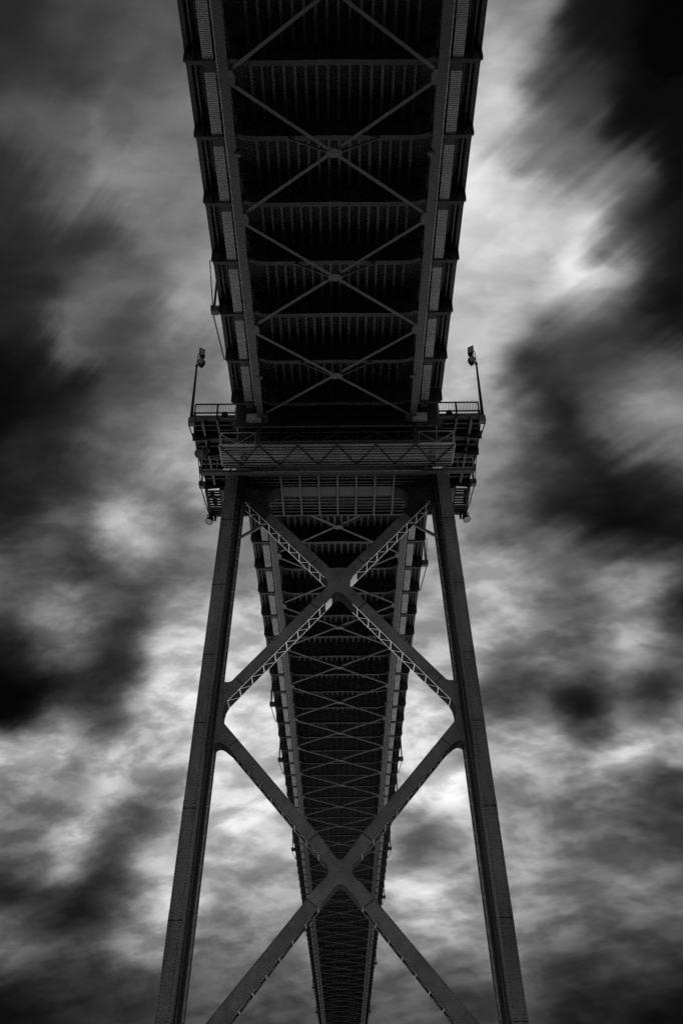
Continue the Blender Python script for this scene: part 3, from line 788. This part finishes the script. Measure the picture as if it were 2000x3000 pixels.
# ------------------------------------------------------------------ access walkway across the tower
W = thing('access_walkway', 'narrow railed access walkway crossing the tower just behind the gantry', 'walkway', (0, 61.7, 47.0))
q = MB().box(-10.62, 10.62, 61.35, 61.72, 46.97, 47.05)
part('walkway_floor', q, M_DECK, W)
for s in (-1, 1):
    part('edge_channel', MB().box(s*6.5, s*10.62, 61.3, 61.348, 46.95, 47.2), M_CHORD, W)
    part('toe_board', MB().box(s*6.8, s*10.5, 61.4, 61.43, 47.25, 47.38), M_GALV, W)
    rl = MB()
    for zz in (47.83, 48.28): rl.tube((s*7.0, 61.36, zz), (s*10.6, 61.36, zz), .028, n=8)
    for x in (7.4, 9.35, 10.58): rl.tube((s*x, 61.36, 46.95), (s*x, 61.36, 48.3), .035, n=8)
    for zz in (47.83, 48.28): rl.tube((s*10.6, 61.36, zz), (s*10.6, 61.72, zz), .028, n=8)
    part('railing', rl, M_GALV, W)
    part('hanger', MB().box(s*10.2, s*10.35, 61.6, 61.75, 47.05, 50.3), M_DECK, W)
part('edge_channel', MB().box(-6.49, 6.49, 61.3, 61.348, 46.98, 47.06), M_GRATE, W)
part('cable_tray', MB().box(-7.0, 7.0, 61.9, 61.98, 47.05, 47.15), M_DECK, W)
for x, w, lab in ((-8.55, .55, 'pale wall light on the left end of the walkway, nearer the end'), (-8.0, .42, 'pale wall light on the left end of the walkway, nearer the middle'), (7.75, .78, 'long pale wall light on the right end of the access walkway')):
    t = thing('wall_light', lab, 'light fitting', (x, 61.2, 47.15))
    part('housing', MB().box(x - w/2, x + w/2, 61.18, 61.28, 47.10, 47.22), M_GALV, t)
    part('diffuser', MB().box(x - w/2 + .03, x + w/2 - .03, 61.1, 61.178, 47.11, 47.21), M_WHITE, t)

# ------------------------------------------------------------------ antenna gear on the left
t = thing('satellite_dish', 'small round grey dish fixed at the left end of the access walkway', 'antenna dish', (-10.85, 61.3, 48.2))
part('reflector', MB().lathe((-10.86, 61.25, 48.72), (.45, -.85, -.28), [(0, .001), (.02, .16), (.07, .3), (.12, .37), (.10, .38), (.0, .2), (-.03, .001)], 24), M_GALV, t)
part('feed_arm', MB().tube((-10.86, 61.22, 48.5), (-10.74, 60.95, 48.66), .018, n=6), M_GALV, t)
part('mount', MB().tube((-10.7, 61.4, 48.2), (-10.86, 61.28, 48.7), .035, n=8), M_BLACK, t)
for i, (x, lab) in enumerate(((-10.62, 'thin pale rod antenna standing beside the round dish'), (-10.32, 'stubby panel antenna on the left walkway rail, inward of the dish'))):
    t = thing('antenna', lab, 'antenna', (x, 61.5, 48.2))
    if i == 0: part('rod', MB().tube((x, 61.5, 48.2), (x, 61.5, 49.75), .035, n=8), M_GALV, t)
    else: part('panel', MB().box(x - .1, x + .1, 61.45, 61.52, 48.75, 49.5), M_RIB, t)
    part('clamp', MB().box(x - .05, x + .05, 61.36, 61.56, 48.22, 48.32), M_BLACK, t)

# ------------------------------------------------------------------ spotlights hanging from the platforms, boxes
for s, w in ((-1, 'left'), (1, 'right')):
    t = thing('spotlight', 'round drum spotlight hanging below the far end of the %s platform' % w, 'spotlight', (s*11.05, 71.3, 49.9), 'spotlights under the platforms')
    ax = Vector((s*.28, -.25, -1)).normalized()
    part('housing', MB().lathe((s*11.02, 71.3, 49.72), ax, [(0, .001), (.0, .16), (.12, .24), (.3, .30), (.62, .36), (.64, .33)], 22), M_BLACK, t)
    part('lens', MB().lathe((s*11.02, 71.3, 49.72) , ax, [(.60, .001), (.60, .33)], 22), M_GLASS, t)
    q = MB().box(s*10.72, s*10.78, 71.27, 71.33, 49.3, 49.95).box(s*11.36, s*11.42, 71.27, 71.33, 49.45, 49.95).box(s*10.7, s*11.44, 71.25, 71.35, 49.9, 49.95)
    part('yoke', q, M_BLACK, t)
    part('ballast', MB().box(s*10.58, s*10.75, 71.1, 71.4, 49.35, 49.75), M_BLACK, t)
    for k, (x, y, a, b, lab) in enumerate(((10.72, 68.85, .34, .5, 'upper dark equipment box on the open bar frame by the %s leg'), (10.55, 69.75, .26, .85, 'lower dark equipment box on the open bar frame by the %s leg'))):
        if s > 0: x = 10.92; a *= .7
        bx = thing('equipment_box', lab % w, 'equipment box', (s*x, y, 50.1), 'boxes on the open frames')
        part('cabinet', MB().box(s*x - a/2, s*x + a/2, y - b/2, y + b/2, 50.1, 50.6), M_BLACK, bx)
        part('conduit', MB().tube((s*x, y + b/2, 50.2), (s*x, y + b/2 + .7, 50.15), .03, n=6), M_BLACK, bx)
    # loose cable loop
    t2 = thing('cable_loop', 'thin slack cable hanging off the outside of the %s platform' % w, 'cable', (s*11.3, 69.5, 50.4))
    q = MB(); pr = None
    for i in range(13):
        a = i/12; p = (s*(11.28 + .22*math.sin(math.pi*a)), 68.8 + 1.7*a, 50.5 - .55*math.sin(math.pi*a))
        if pr: q.tube(pr, p, .016, n=5, caps=False)
        pr = p
    part('cable', q, M_BLACK, t2)

# ------------------------------------------------------------------ street lamps on outriggers along both deck edges
def lamp_proto():
    t = thing('street_lamp', 'x', 'street lamp', (0, 0, 0), 'street lamps on the deck edges')
    part('mounting_box', MB().box(-.02, .46, -.2, .2, .2, .74).box(.46, .52, -.26, .26, .32, .76), M_CHORD, t)
    part('pole', MB().tube((.3, 0, .74), (.3, 0, 6.0), .085, .06, 10), M_BLACK, t)
    ar = MB(); pr = None
    for i in range(7):
        a = i/6; p = (.3 - 1.6*a, 0, 6.0 + .4*math.sin(a*math.pi/2))
        if pr: ar.tube(pr, p, .045, n=8)
        pr = p
    part('lamp_arm', ar, M_BLACK, t)
    part('lamp_head', MB().lathe((-1.28, 0, 6.4), (-1, 0, 0), [(0, .001), (0, .1), (.2, .16), (.6, .14), (.7, .001)], 12), M_BLACK, t)
    part('brace_rod', MB().bar((.36, -.2, .5), (.08, -PP + .1, .35), .07, .07), M_BLACK, t)
    part('brace_rod', MB().bar((.36, .2, .25), (.02, PP - .1, .1), .07, .07), M_BLACK, t)
    return t
ordn = ['first', 'second', 'third', 'fourth', 'fifth', 'sixth', 'seventh', 'eighth']
spots = [(-1, YN[13], 8.0, 'street lamp mount on the left edge of the nearer deck, above the floodlight mast')]
spots += [(-1, 67.6, 11.2, 'street lamp mount on the outside of the left platform beside the open frame'), (1, 67.6, 11.2, 'street lamp mount on the outside of the right platform beside the open frame')]
for s, js, w in ((-1, (8, 12, 21, 34, 49, 58), 'left'), (1, (1, 12, 15, 21, 28, 42, 58), 'right')):
    for k, j in enumerate(js):
        spots.append((s, YF[j + 2], 8.0, '%s street lamp mount beyond the tower on the %s deck edge' % (ordn[k], w)))
proto_r = lamp_proto()
proto_l = None
def mirror_tree(o):
    c = copy_tree(o)
    for ch in c.children:
        me = ch.data.copy()
        me.transform(Matrix.Scale(-1, 4, (1, 0, 0))); me.flip_normals(); ch.data = me
    return c
proto_l = mirror_tree(proto_r)
used = {1: False, -1: False}
for s, y, x, lab in spots:
    pr = proto_r if s > 0 else proto_l
    o = copy_tree(pr) if used[s] else pr
    used[s] = True
    o.location = (s*x, y, 50.0); o['label'] = lab
